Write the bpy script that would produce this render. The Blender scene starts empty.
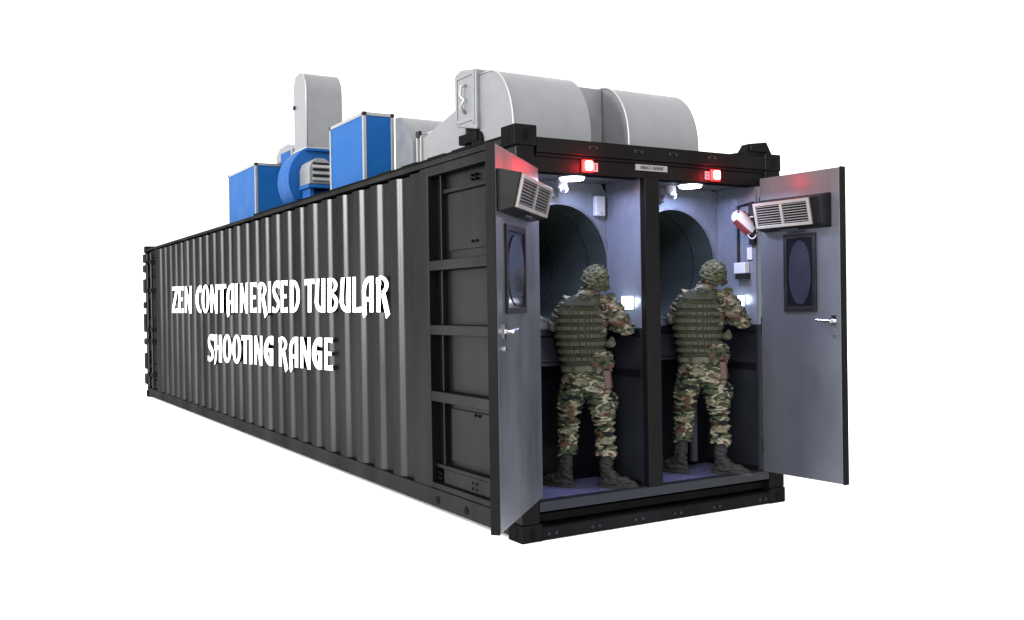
import bpy, bmesh, math, random
from mathutils import Vector, Matrix, noise
random.seed(7)
PI = math.pi
S = bpy.context.scene
C = S.collection

# ------------------------------------------------------------------ camera, world, sun, exposure
cam_d = bpy.data.cameras.new('camera')
cam = bpy.data.objects.new('camera', cam_d); C.objects.link(cam)
S.camera = cam
def cam_axes(yaw, pitch, roll):
    f = Vector((math.sin(yaw)*math.cos(pitch), math.cos(yaw)*math.cos(pitch), math.sin(pitch)))
    r = Vector((math.cos(yaw), -math.sin(yaw), 0)); u = r.cross(f)
    return math.cos(roll)*r + math.sin(roll)*u, -math.sin(roll)*r + math.cos(roll)*u, f
r_, u_, f_ = cam_axes(0.519992508, -0.00641528202, -0.0156701943)
cam.matrix_world = Matrix(((r_.x, u_.x, -f_.x, -3.31393), (r_.y, u_.y, -f_.y, -5.27816), (r_.z, u_.z, -f_.z, 1.58282), (0, 0, 0, 1)))
cam_d.sensor_width = 36; cam_d.lens = 946.28/1024*36
cam_d.shift_x = 31.626/1024; cam_d.shift_y = 1.23/1024
cam_d.clip_start = 0.05; cam_d.clip_end = 2000

W = bpy.data.worlds.new('World'); S.world = W; W.use_nodes = True
W.node_tree.nodes['Background'].inputs[0].default_value = (1, 1, 1, 1)
W.node_tree.nodes['Background'].inputs[1].default_value = 1.0
sun_d = bpy.data.lights.new('key_light', 'SUN'); sun_d.energy = 2.4; sun_d.angle = math.radians(10)
sun = bpy.data.objects.new('key_light', sun_d); C.objects.link(sun)
sun.rotation_euler = Vector((-0.98, -0.06, 0.17)).to_track_quat('Z', 'Y').to_euler()
fill_d = bpy.data.lights.new('fill_light', 'SUN'); fill_d.energy = 2.0; fill_d.angle = math.radians(40)
fill = bpy.data.objects.new('fill_light', fill_d); C.objects.link(fill)
fill.rotation_euler = Vector((-0.58, -0.52, 0.63)).to_track_quat('Z', 'Y').to_euler()
S.view_settings.view_transform = 'Standard'; S.view_settings.look = 'None'
S.view_settings.exposure = 0.9; S.view_settings.gamma = 1
S.render.engine = 'CYCLES'; S.cycles.max_bounces = 8

# ------------------------------------------------------------------ materials
def mat(name, col, rough=.5, metal=0., var=.15, scale=6., bump=0., bscale=60., streak=None, spec=.5, emit=None, estr=0., rvar=.12):
    m = bpy.data.materials.new(name); m.use_nodes = True; n = m.node_tree.nodes; l = m.node_tree.links
    b = n['Principled BSDF']; b.inputs['Metallic'].default_value = metal
    b.inputs['Specular IOR Level'].default_value = spec
    tc = n.new('ShaderNodeTexCoord'); mp = n.new('ShaderNodeMapping'); l.new(tc.outputs['Object'], mp.inputs[0])
    if streak: mp.inputs['Scale'].default_value = streak
    nz = n.new('ShaderNodeTexNoise'); nz.inputs['Scale'].default_value = scale; nz.inputs['Detail'].default_value = 8
    l.new(mp.outputs[0], nz.inputs['Vector'])
    mr = n.new('ShaderNodeMapRange'); mr.inputs[1].default_value = .3; mr.inputs[2].default_value = .7
    mr.inputs[3].default_value = 1-var; mr.inputs[4].default_value = 1+var; l.new(nz.outputs['Fac'], mr.inputs[0])
    hs = n.new('ShaderNodeHueSaturation'); hs.inputs['Color'].default_value = (*col, 1); l.new(mr.outputs[0], hs.inputs['Value'])
    l.new(hs.outputs[0], b.inputs['Base Color'])
    r2 = n.new('ShaderNodeMapRange'); r2.inputs[1].default_value = .3; r2.inputs[2].default_value = .7
    r2.inputs[3].default_value = max(.04, rough-rvar); r2.inputs[4].default_value = min(1, rough+rvar); l.new(nz.outputs['Fac'], r2.inputs[0])
    l.new(r2.outputs[0], b.inputs['Roughness'])
    if bump:
        n2 = n.new('ShaderNodeTexNoise'); n2.inputs['Scale'].default_value = bscale; n2.inputs['Detail'].default_value = 4
        l.new(mp.outputs[0], n2.inputs['Vector'])
        bp = n.new('ShaderNodeBump'); bp.inputs['Strength'].default_value = bump; bp.inputs['Distance'].default_value = .01
        l.new(n2.outputs['Fac'], bp.inputs['Height']); l.new(bp.outputs[0], b.inputs['Normal'])
    if emit:
        b.inputs['Emission Color'].default_value = (*emit, 1); b.inputs['Emission Strength'].default_value = estr
    return m

def paint(name, diff, gl, rough, col=(1, 1, 1), bump=.12, bscale=9, streak=(1, 1, .25)):
    """dull container paint: dark pigment under a thin even sheen"""
    m = bpy.data.materials.new(name); m.use_nodes = True; n = m.node_tree.nodes; l = m.node_tree.links
    n.remove(n['Principled BSDF']); out = n['Material Output']
    tc = n.new('ShaderNodeTexCoord'); mp = n.new('ShaderNodeMapping'); mp.inputs['Scale'].default_value = streak; l.new(tc.outputs['Object'], mp.inputs[0])
    nz = n.new('ShaderNodeTexNoise'); nz.inputs['Scale'].default_value = 1.7; nz.inputs['Detail'].default_value = 9; l.new(mp.outputs[0], nz.inputs['Vector'])
    def ramp(lo, hi):
        mr = n.new('ShaderNodeMapRange'); mr.inputs[1].default_value = .32; mr.inputs[2].default_value = .68
        mr.inputs[3].default_value = lo; mr.inputs[4].default_value = hi; l.new(nz.outputs['Fac'], mr.inputs[0]); return mr.outputs[0]
    def tint(v0, v1, c):
        h = n.new('ShaderNodeHueSaturation'); h.inputs['Color'].default_value = (*c, 1); l.new(ramp(v0, v1), h.inputs['Value']); return h.outputs[0]
    n2 = n.new('ShaderNodeTexNoise'); n2.inputs['Scale'].default_value = bscale; n2.inputs['Detail'].default_value = 5; l.new(mp.outputs[0], n2.inputs['Vector'])
    bp = n.new('ShaderNodeBump'); bp.inputs['Strength'].default_value = bump; bp.inputs['Distance'].default_value = .01; l.new(n2.outputs['Fac'], bp.inputs['Height'])
    d = n.new('ShaderNodeBsdfDiffuse'); l.new(tint(diff*.8, diff*1.25, col), d.inputs['Color'])
    g = n.new('ShaderNodeBsdfGlossy'); l.new(tint(gl*.75, gl*1.3, (1, 1, 1)), g.inputs['Color']); l.new(ramp(rough-.05, rough+.05), g.inputs['Roughness'])
    for q in (d, g): l.new(bp.outputs[0], q.inputs['Normal'])
    a = n.new('ShaderNodeAddShader'); l.new(d.outputs[0], a.inputs[0]); l.new(g.outputs[0], a.inputs[1]); l.new(a.outputs[0], out.inputs['Surface'])
    return m

def camo(name, cols, scale, rough=.9):
    m = bpy.data.materials.new(name); m.use_nodes = True; n = m.node_tree.nodes; l = m.node_tree.links
    b = n['Principled BSDF']; b.inputs['Roughness'].default_value = rough; b.inputs['Specular IOR Level'].default_value = .1
    tc = n.new('ShaderNodeTexCoord'); mp = n.new('ShaderNodeMapping'); mp.inputs['Scale'].default_value = (1, 1, 1.9)
    l.new(tc.outputs['Object'], mp.inputs[0])
    prev = None
    for i, (c, th) in enumerate(cols):
        nz = n.new('ShaderNodeTexNoise'); nz.noise_dimensions = '4D'; nz.inputs['W'].default_value = i*3.7
        nz.inputs['Scale'].default_value = scale*(1+.12*i); nz.inputs['Detail'].default_value = 2.2; nz.inputs['Distortion'].default_value = 1.1
        l.new(mp.outputs[0], nz.inputs['Vector'])
        if prev is None:
            rg = n.new('ShaderNodeRGB'); rg.outputs[0].default_value = (*c, 1); prev = rg.outputs[0]; continue
        cr = n.new('ShaderNodeValToRGB'); cr.color_ramp.elements[0].position = th; cr.color_ramp.elements[0].color = (0, 0, 0, 1)
        cr.color_ramp.elements[1].position = th+.02; cr.color_ramp.elements[1].color = (1, 1, 1, 1)
        l.new(nz.outputs['Fac'], cr.inputs[0])
        mx = n.new('ShaderNodeMixRGB'); l.new(cr.outputs[0], mx.inputs[0]); l.new(prev, mx.inputs[1]); mx.inputs[2].default_value = (*c, 1)
        prev = mx.outputs[0]
    wv = n.new('ShaderNodeTexNoise'); wv.inputs['Scale'].default_value = 420; l.new(tc.outputs['Object'], wv.inputs['Vector'])
    bp = n.new('ShaderNodeBump'); bp.inputs['Strength'].default_value = .4; bp.inputs['Distance'].default_value = .003
    l.new(wv.outputs['Fac'], bp.inputs['Height']); l.new(bp.outputs[0], b.inputs['Normal'])
    l.new(prev, b.inputs['Base Color'])
    return m

M = dict(
 ground=mat('white_floor', (.96, .96, .96), .9, spec=0., var=.005, scale=.5),
 paint=paint('dark_container_paint', .0024, .024, .33, (1, .99, .95)),
 frame=paint('black_frame_paint', .003, .005, .42, bscale=40),
 under=mat('black_underframe', (.002, .002, .002), .6, spec=.03, var=.3, scale=5),
 steel=mat('brushed_steel', (.043, .046, .054), .42, metal=.15, var=.10, scale=2.2, streak=(1.6, 1.6, .7), bump=.02, bscale=30, spec=.3),
 booth=mat('grey_booth_panel', (.10, .112, .135), .26, metal=.4, var=.05, scale=2.5, streak=(2.5, 2.5, .6), bump=.01, bscale=20),
 low=mat('dark_booth_panel', (.008, .009, .012), .4, spec=.15, var=.2, scale=4),
 lowb=mat('black_booth_trim', (.003, .003, .005), .35, spec=.12, var=.2),
 ceil=mat('booth_ceiling', (.035, .035, .042), .45, var=.15, scale=6),
 floor=mat('violet_rubber_floor', (.028, .028, .07), .7, var=.25, scale=30, bump=.3, bscale=200),
 tube=mat('tube_steel', (.027, .034, .031), .36, metal=.3, var=.25, scale=3, streak=(1, .4, 1), bump=.1, bscale=12),
 rim=mat('tube_rim', (.10, .105, .12), .3, metal=.6),
 duct=mat('galvanised_duct', (.126, .129, .135), .42, metal=.2, var=.07, scale=7, bump=.04, bscale=30),
 seam=mat('bright_duct_seam', (.21, .21, .21), .3, metal=.3, var=.05),
 blue=mat('blue_panel', (.0020, .050, .175), .6, var=.05, scale=2, spec=.12),
 blued=mat('blue_fan_paint', (.0018, .044, .16), .6, spec=.15, var=.1, scale=5),
 alu=mat('aluminium_profile', (.19, .195, .20), .3, metal=.4, var=.06),
 black=mat('black_plastic', (.005, .005, .0055), .45, spec=.15, var=.2),
 unit=mat('black_unit_case', (.004, .004, .0045), .4, spec=.12, var=.15),
 grille=mat('cream_grille', (.13, .127, .115), .45, var=.08),
 white=mat('white_plastic', (.22, .22, .235), .35, var=.05),
 letter=mat('white_lettering', (.85, .85, .84), .5, var=.02),
 signw=mat('sign_face', (.12, .12, .118), .5, var=.1, scale=20),
 ink=mat('black_ink', (.008, .008, .008), .5),
 glass=mat('dark_vision_glass', (.004, .004, .006), .12, spec=.15, var=.1, rvar=.02),
 oval=mat('oval_reflection_tint', (.012, .013, .020), .10, var=.2, rvar=.02, spec=.5),  # reflection put into the colour of an oval on the glass
 chrome=mat('satin_handle', (.6, .6, .6), .2, metal=1, var=.05),
 redb=mat('red_lens', (.3, .01, .01), .3, emit=(1, .3, .25), estr=9),
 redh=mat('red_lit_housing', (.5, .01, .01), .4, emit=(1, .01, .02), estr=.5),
 lamp=mat('lamp_diffuser', (.9, .9, .9), .4, emit=(.86, .86, 1), estr=9),
 reflglow=mat('lamp_reflection_glow', (.8, .8, .9), .3, emit=(.75, .8, 1), estr=1.8),  # emission imitates lamp reflections on the booth partitions
 red=mat('red_cover', (.09, .012, .012), .4),
 skin=mat('skin', (.18, .085, .055), .55, var=.1, scale=20, bump=.1, bscale=80),
 hair=mat('brown_hair', (.02, .012, .008), .7, var=.3, scale=60),
 boot=mat('charcoal_suede_boot', (.012, .0115, .011), .75, var=.45, scale=14, bump=.6, bscale=45, spec=.2),
 sole=mat('boot_sole', (.01, .01, .01), .8),
 vest=mat('olive_vest', (.018, .019, .012), .9, var=.25, scale=18, bump=.5, bscale=200, spec=.1),
 web=mat('webbing', (.034, .034, .023), .9, var=.3, scale=30, bump=.4, bscale=300, spec=.1),
 belt=mat('olive_belt', (.052, .050, .036), .85, var=.2, scale=30, spec=.1),
 glove=mat('black_glove', (.015, .015, .014), .8, var=.2),
 holster=mat('brown_holster', (.030, .009, .006), .6, var=.3, scale=30),
)
M['camo'] = camo('woodland_camouflage', [((.088, .080, .056), 0), ((.026, .034, .018), .47), ((.155, .145, .108), .55), ((.045, .024, .015), .58), ((.005, .006, .007), .585)], 6.5)
M['camoj'] = camo('jacket_camouflage', [((.072, .064, .046), 0), ((.026, .030, .018), .46), ((.105, .097, .072), .57), ((.05, .026, .018), .56), ((.005, .006, .006), .56)], 8)
M['camoh'] = camo('helmet_camouflage', [((.034, .036, .019), 0), ((.018, .021, .011), .5), ((.062, .060, .034), .56), ((.02, .013, .008), .58), ((.005, .006, .005), .60)], 22)

# ------------------------------------------------------------------ mesh helpers
class MB:
    def __init__(s): s.bm = bmesh.new()
    def poly(s, pts, faces):
        v = [s.bm.verts.new(p) for p in pts]
        for f in faces:
            try: s.bm.faces.new([v[i] for i in f])
            except ValueError: pass
        return v
    def box(s, a, b):
        x0, y0, z0 = a; x1, y1, z1 = b
        p = [(x0,y0,z0),(x1,y0,z0),(x1,y1,z0),(x0,y1,z0),(x0,y0,z1),(x1,y0,z1),(x1,y1,z1),(x0,y1,z1)]
        s.hexa(p); return s
    def hexa(s, p):
        s.poly(p, [(0,3,2,1),(4,5,6,7),(0,1,5,4),(1,2,6,5),(2,3,7,6),(3,0,4,7)]); return s
    def obox(s, o, X, Y, Z, a, b):   # box in a local frame
        P = lambda x, y, z: tuple(o + X*x + Y*y + Z*z)
        x0,y0,z0 = a; x1,y1,z1 = b
        return s.hexa([P(x0,y0,z0),P(x1,y0,z0),P(x1,y1,z0),P(x0,y1,z0),P(x0,y0,z1),P(x1,y0,z1),P(x1,y1,z1),P(x0,y1,z1)])
    def prism(s, pts, fn, a, b):     # 2-D outline pts, fn(u, v, w) -> 3-D, extruded w from a to b
        n = len(pts)
        v = [fn(u, w, a) for u, w in pts] + [fn(u, w, b) for u, w in pts]
        s.poly(v, [tuple(range(n)), tuple(range(2*n-1, n-1, -1))] + [(i, n+i, n+(i+1) % n, (i+1) % n)[::-1] for i in range(n)])
        return s
    def loft(s, secs, n=24, cap=True):   # secs: list of rings (lists of points)
        rows = [[s.bm.verts.new(p) for p in r] for r in secs]; n = len(rows[0])
        for a, b in zip(rows, rows[1:]):
            for i in range(n): s.bm.faces.new((a[i], a[(i+1) % n], b[(i+1) % n], b[i]))
        if cap: s.bm.faces.new(rows[0][::-1]); s.bm.faces.new(rows[-1])
        return s
    def tube(s, pts, rad, n=12, cap=True):
        pts = [Vector(p) for p in pts]; R = rad if isinstance(rad, (list, tuple)) else [rad]*len(pts)
        d0 = (pts[1]-pts[0]).normalized(); up = Vector((0,0,1)) if abs(d0.z) < .9 else Vector((1,0,0))
        X = d0.cross(up).normalized(); secs = []
        for i, p in enumerate(pts):
            d = ((pts[min(i+1, len(pts)-1)]-pts[max(i-1, 0)])).normalized()
            X = (X - d*X.dot(d)).normalized(); Y = d.cross(X)
            secs.append([tuple(p + (X*math.cos(t)+Y*math.sin(t))*R[i]) for t in [2*PI*k/n for k in range(n)]])
        return s.loft(secs, cap=cap)
    def ell(s, c, rx, ry, rz, n=16, m=10, R=None):
        c = Vector(c); secs = []
        for j in range(1, m):
            a = PI*j/m
            ring = []
            for k in range(n):
                t = 2*PI*k/n; p = Vector((rx*math.sin(a)*math.cos(t), ry*math.sin(a)*math.sin(t), -rz*math.cos(a)))
                if R: p = R @ p
                ring.append(tuple(c+p))
            secs.append(ring)
        return s.loft(secs)
    def build(s, name, m, parent=None, smooth=False, bevel=0., origin=None):
        bmesh.ops.recalc_face_normals(s.bm, faces=s.bm.faces)
        me = bpy.data.meshes.new(name); s.bm.to_mesh(me); s.bm.free()
        off = Vector(origin) if origin else (Vector(parent['o']) if parent and 'o' in parent else Vector((0,0,0)))
        me.transform(Matrix.Translation(-off))
        if m: me.materials.append(M[m])
        o = bpy.data.objects.new(name, me); C.objects.link(o)
        if parent: o.parent = parent; PO[o] = PO.get(parent)
        else: o.location = off
        if smooth is True:
            for p in me.polygons: p.use_smooth = True
        elif smooth:
            for p in me.polygons: p.use_smooth = True
            me.set_sharp_from_angle(angle=math.radians(smooth))
        if bevel:
            bv = o.modifiers.new('bevel', 'BEVEL'); bv.width = bevel; bv.segments = 2; bv.limit_method = 'ANGLE'; bv.harden_normals = False
        return o
PO = {}
def B(mb, name, m, parent, **k):            # part: geometry given in world coordinates, parent chain starts at a thing's origin
    root = parent
    while root.parent: root = root.parent
    off = Vector(root.location)
    bmesh.ops.translate(mb.bm, verts=mb.bm.verts, vec=-off)
    return mb.build(name, m, parent, origin=(0,0,0), **k)
def thing(name, label, cat, loc, group=None, kind=None):
    o = bpy.data.objects.new(name, None); C.objects.link(o); o.location = loc; o.empty_display_size = .1
    tag(o, label, cat, group, kind); return o
def tag(o, label, cat, group=None, kind=None):
    o['label'] = label; o['category'] = cat
    if group: o['group'] = group
    if kind: o['kind'] = kind
    return o
def XY(z0): pass

# ------------------------------------------------------------------ the setting
g = MB(); g.poly([(-400,-400,0),(400,-400,0),(400,400,0),(-400,400,0)], [(0,1,2,3)])
g = g.build('ground', 'ground'); g['kind'] = 'structure'

# ------------------------------------------------------------------ the container
WD, LN, HT = 2.438, 12.9, 2.755
ct = thing('shipping_container', 'long dark grey corrugated steel container fitted out as a two lane shooting range', 'container', (0, 0, 0))

# corrugated side walls
def corrug(x_out, sgn):
    prof = []; y = 1.62; P = .405
    prof.append((1.42, 0))
    while y + P < 11.8:
        for a0, up in ((y, 1), (y+.205, 0)):
            for k in range(11):
                c = (1-math.cos(PI*k/10))/2
                prof.append((a0+.082*k/10, .04*(c if up else 1-c)))
        y += P
    prof.append((11.78, 0))
    b = MB(); zs = [.17, 2.64]; n = len(prof)
    out = [(x_out + sgn*d, yy, z) for z in zs for yy, d in prof]
    inn = [(x_out + sgn*(d+.004), yy, z) for z in zs for yy, d in prof]
    f = [(i, i+1, n+i+1, n+i) for i in range(n-1)]
    b.poly(out, f); b.poly(inn, f)
    return b
sw = B(corrug(.002, 1), 'side_wall', 'paint', ct, smooth=60)
sw2 = B(corrug(WD-.002, -1), 'side_wall', 'paint', ct, smooth=60)
# framed bays at the front end of both side walls
for side, (xa, sg) in enumerate(((0, 1), (WD, -1))):
    b = MB()
    def bx(x0, x1, y0, y1, z0, z1, b=b, xa=xa, sg=sg):
        b.box((min(xa+sg*x0, xa+sg*x1), y0, z0), (max(xa+sg*x0, xa+sg*x1), y1, z1))
    bx(-.004, .10, 1.30, 1.44, .17, 2.658)               # vertical post
    bx(-.002, .10, .006, .19, .125, 2.63)                  # corner post flank
    for z0, z1 in ((2.585, 2.66), (1.855, 1.93), (1.36, 1.435), (.845, .925), (.17, .215)):
        bx(0, .10, .19, 1.30, z0, z1)
    bx(.03, .10, .19, 1.30, .33, .36)
    bx(.035, .06, .19, 1.16, .216, .329)
    B(b, 'bay_frame', 'paint', ct, bevel=.006)
    b = MB()
    for z0, z1 in ((1.93, 2.585), (1.435, 1.855), (.925, 1.36), (.215, .845)):
        bx(.085, .095, .19, 1.30, z0, z1, b=b)
        bx(.04, .085, 1.16, 1.18, z0, z1, b=b)
    bx(.055, .085, .19, 1.16, 2.44, 2.47, b=b); bx(.07, .085, .19, 1.1, 2.0, 2.43, b=b); bx(.07, .085, .19, 1.1, .40, .80, b=b)
    B(b, 'bay_panel', 'paint', ct, bevel=.004)
    b = MB()
    for z in (2.53, 2.50, 2.05, .78, .29, .25):
        for y in (.66, .72, 1.21, 1.245):
            b.tube([(xa+sg*.03 if z < .3 else xa+sg*.058, y, z), (xa+sg*.086, y, z)], .011, 8)
    B(b, 'bolt', 'under', ct)
# rails
def rail(name, z0, z1, prot, m='paint'):
    for xa, sg in ((0, 1), (WD, -1)):
        b = MB(); b.box((min(xa-sg*prot, xa+sg*.09), .16, z0), (max(xa-sg*prot, xa+sg*.09), LN-.16, z1))
        B(b, name, m, ct, bevel=.006)
rail('top_rail', 2.66, 2.70, .012, 'paint')
rail('bottom_rail', .03, .168, .006, 'paint')
for xa, sg in ((0, 1), (WD, -1)):
    b = MB()
    for y in (.75, 1.2): b.tube([(xa-sg*.012, y, .09), (xa+sg*.02, y, .09)], .03, 12)
    B(b, 'rail_lug', 'under', ct, bevel=.003)
    b = MB(); b.box((min(xa+sg*.005, xa+sg*.12), .17, 2.702), (max(xa+sg*.005, xa+sg*.12), 6.0, 2.725))
    for y in (.62, 1.02, 1.5, 2.0): b.box((min(xa-sg*.004, xa+sg*.1), y, 2.702), (max(xa-sg*.004, xa+sg*.1), y+.28, 2.729))
    B(b, 'roof_edge_strip', 'frame', ct, bevel=.004)
b = MB(); b.box((.13, .13, 2.68), (WD-.13, LN-.1, 2.70)); B(b, 'roof', 'frame', ct)
b = MB(); b.box((.1, .05, .12), (WD-.1, LN-.1, .17)); B(b, 'base_frame', 'under', ct)

# corner castings with their oval holes
def casting(x0, x1, y0, y1, z0, z1, sx, sy):
    b = MB(); b.box((x0, y0, z0), (x1, y1, z1))
    c = B(b, 'corner_casting', 'frame', ct, bevel=.008)
    h = MB(); xm, ym, zm = (x0+x1)/2, (y0+y1)/2, (z0+z1)/2
    fx = x0 if sx < 0 else x1; fy = y0 if sy < 0 else y1
    for fn in (lambda u, v, w: (fx+sx*w, ym+u, zm+v), lambda u, v, w: (xm+u, fy+sy*w, zm+v)):
        h.prism([(.022*math.cos(t)*1., .038*math.sin(t)) for t in [2*PI*k/16 for k in range(16)]], fn, -.01, .003)
    B(h, 'hole', 'under', c)
for x0, x1, sx in ((-.018, .16, -1), (WD-.16, WD+.006, 1)):
    casting(x0, x1, -.006, .17, HT-.118 if sx < 0 else HT-.16, HT+.02 if sx < 0 else HT-.03, sx, -1); casting(x0 if sx > 0 else -.006, x1, -.006, .17, 0, .118, sx, -1)
    casting(x0, x1, LN-.17, LN+.006, HT-.118, HT, sx, 1); casting(x0, x1, LN-.17, LN+.006, 0, .118, sx, 1)
for x0, x1 in ((.0, .14), (WD-.16, WD)):
    b = MB(); b.box((x0+.002, 0, .119), (x1, .13, 2.636 if x0 < 1 else 2.594)); B(b, 'corner_post', 'frame', ct, bevel=.006)
    b = MB(); b.box((x0+.002, LN-.15, .119), (x1, LN, 2.636)); B(b, 'corner_post', 'frame', ct, bevel=.006)
# front header, sill, mullion
b = MB(); b.box((.161, .0, 2.598), (WD-.161, .14, 2.70)); b.box((.161, .012, 2.575), (WD-.161, .13, 2.597))
hd = B(b, 'front_header', 'frame', ct, bevel=.005)
b = MB(); b.box((.135, .022, 2.472), (WD-.155, .128, 2.574)); B(b, 'header_plate', 'frame', ct, bevel=.004)
b = MB()
for x in (.62, 1.02, 1.34, 1.72):
    for dx in (-.03, .03):
        b.tube([(x+dx, 0, 2.655), (x+dx, -.008, 2.655)], .010, 8)
    b.box((x-.035, -.004, 2.664), (x+.035, -.0, 2.668))
B(b, 'header_bolt', 'low', ct)
b = MB(); b.box((1.075, -.004, .262), (1.205, .05, 2.474)); B(b, 'mullion', 'frame', ct, bevel=.005)
b = MB(); b.box((.142, .0, .195), (WD-.162, .08, .262)); B(b, 'door_sill', 'steel', ct, bevel=.004).data.materials[0] = M['low']
b = MB(); b.box((.161, .0, .005), (WD-.161, .012, .085)); b.box((.161, .0, .085), (WD-.161, .10, .092)); b.box((.161, .09, .005), (WD-.161, .10, .085))
B(b, 'bottom_beam', 'frame', ct, bevel=.003)
b = MB(); b.box((.161, .14, .02), (WD-.161, .15, .19)); b.box((.161, .101, .12), (WD-.161, .139, .14)); B(b, 'beam_web', 'under', ct)
b = MB()
for x in (.6, .98, 1.34, 1.72, .24, 2.2):
    for dx in (-.03, .03): b.tube([(x+dx, 0, .045), (x+dx, -.006, .045)], .012, 8)
B(b, 'beam_bolt', 'low', ct)
# raised roof bracket on the right
b = MB(); b.prism([(1.90, 2.70), (2.10, 2.735), (2.15, 2.80), (2.34, 2.825), (2.40, 2.726), (2.40, 2.70)], lambda u, v, w: (u, w, v), .04, .12)
b.box((2.15, .02, 2.74), (2.33, .04, 2.79)); B(b, 'roof_bracket', 'frame', ct, bevel=.006)

# interior
YB, YL = .45, .60
b = MB(); b.box((.14, .08, .20), (2.26, YL, .25)); B(b, 'floor', 'floor', ct)
b = MB(); b.box((.14, .131, 2.480), (1.075, YB, 2.50)); b.box((1.205, .131, 2.480), (2.26, YB, 2.50)); B(b, 'ceiling', 'ceil', ct)
def holed(x0, x1, z0, z1, cx, cz, r, y0, y1):
    b = MB(); N = 64; front = []
    for k in range(N):
        t = 2*PI*k/N; c, s_ = math.cos(t), math.sin(t)
        k1 = ((x1-cx) if c > 0 else (x0-cx))/c if abs(c) > 1e-6 else 1e9
        k2 = ((z1-cz) if s_ > 0 else (z0-cz))/s_ if abs(s_) > 1e-6 else 1e9
        kk = min(k1, k2); front.append(((cx+r*c, cz+r*s_), (cx+kk*c, cz+kk*s_)))
    P = []
    for (a, o) in front: P += [(a[0], y0, a[1]), (o[0], y0, o[1]), (o[0], y1, o[1]), (a[0], y1, a[1])]
    F = []
    for k in range(N):
        i, j = 4*k, 4*((k+1) % N)
        for q in range(4): F.append((i+q, i+(q+1) % 4, j+(q+1) % 4, j+q))
    b.poly(P, F); return b
tubes = ((.635, 1.885, .14, 1.068), (1.715, 1.885, 1.212, 2.196))
TR = .425
for cx, cz, x0, x1 in tubes:
    B(holed(x0, x1, 1.40, 2.479, cx, cz, TR+.003, YB, YB+.012), 'back_wall', 'booth', ct)
    b = MB(); N = 64
    b.loft([[(cx+rr*math.cos(2*PI*k/N), yy, cz+rr*math.sin(2*PI*k/N)) for k in range(N)] for rr, yy in
            ((TR, YB-.012), (TR, 11.5), (0.01, 11.5))], cap=False)
    tb = B(b, 'firing_tube', 'tube', ct, smooth=40)
    b = MB(); b.loft([[(cx+rr*math.cos(2*PI*k/N), yy, cz+rr*math.sin(2*PI*k/N)) for k in range(N)] for rr, yy in
            ((TR+.018, YB), (TR+.018, YB-.018), (TR, YB-.018), (TR, YB))], cap=False)
    B(b, 'tube_rim', 'rim', tb, smooth=40)
    for yy in (.66, 1.15, 2.2):
        b = MB(); b.loft([[(cx+rr*math.cos(2*PI*k/N), y2, cz+rr*math.sin(2*PI*k/N)) for k in range(N)] for rr, y2 in
            ((TR, yy), (TR-.004, yy), (TR-.004, yy+.012), (TR, yy+.012))], cap=False)
        B(b, 'tube_joint', 'low', tb, smooth=40)
    # lower recess and counter
    b = MB(); b.box((x0, YL, .25), (x1, YL+.01, 1.36)); B(b, 'kick_panel', 'lowb', ct)
    b = MB(); b.box((x0, YB-.03, 1.35), (x1, YL, 1.398)); B(b, 'counter', 'lowb', ct, bevel=.004)
    b = MB(); b.box((x0, YB, 1.16), (x1, YL-.002, 1.345)); b.box((x0, YB-.004, 1.13), (x1, YL-.002, 1.155)); B(b, 'counter_apron', 'low', ct, bevel=.004)
b = MB(); b.box((1.93, YB+.02, .30), (1.975, YB+.06, 1.12)); B(b, 'counter_strut', 'steel', ct, bevel=.003)
# side partitions: upper light steel, lower dark
for x0, x1, y0 in ((1.07, 1.075, .05), (1.205, 1.210, .05), (2.198, 2.26, .030), (.1405, .150, .132)):
    b = MB(); b.box((x0, y0, 1.40), (x1, YB, 2.48)); B(b, 'partition_panel', 'booth', ct)
    b = MB(); b.box((x0, y0, .25), (x1, YL, 1.399)); p = B(b, 'lower_partition', 'low', ct)
    xs = (x0-.012, x0-.001) if x0 in (1.07, 2.198) else (x1+.001, x1+.012)
    b = MB(); b.box((xs[0], y0, 1.34), (xs[1], YB-.035, 1.397)); b.box((xs[0], y0, 1.05), (xs[1], YL, 1.10)); b.box((xs[0], y0, .25), (xs[1], YL, .30))
    B(b, 'trim_band', 'lowb', p, bevel=.003)
b = MB(); b.box((1.076, .05, .25), (1.204, YL, 2.479)); B(b, 'divider_core', 'under', ct)
# inner dark box so nothing shines in from behind
b = MB(); b.box((.11, YL+.02, .19), (.13, 11.7, 2.6)); b.box((WD-.13, YL+.02, .19), (WD-.11, 11.7, 2.6)); B(b, 'inner_lining', 'under', ct)
b = MB(); b.box((.15, LN-.12, .12), (WD-.15, LN-.08, 2.69)); B(b, 'rear_wall', 'frame', ct)

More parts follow.
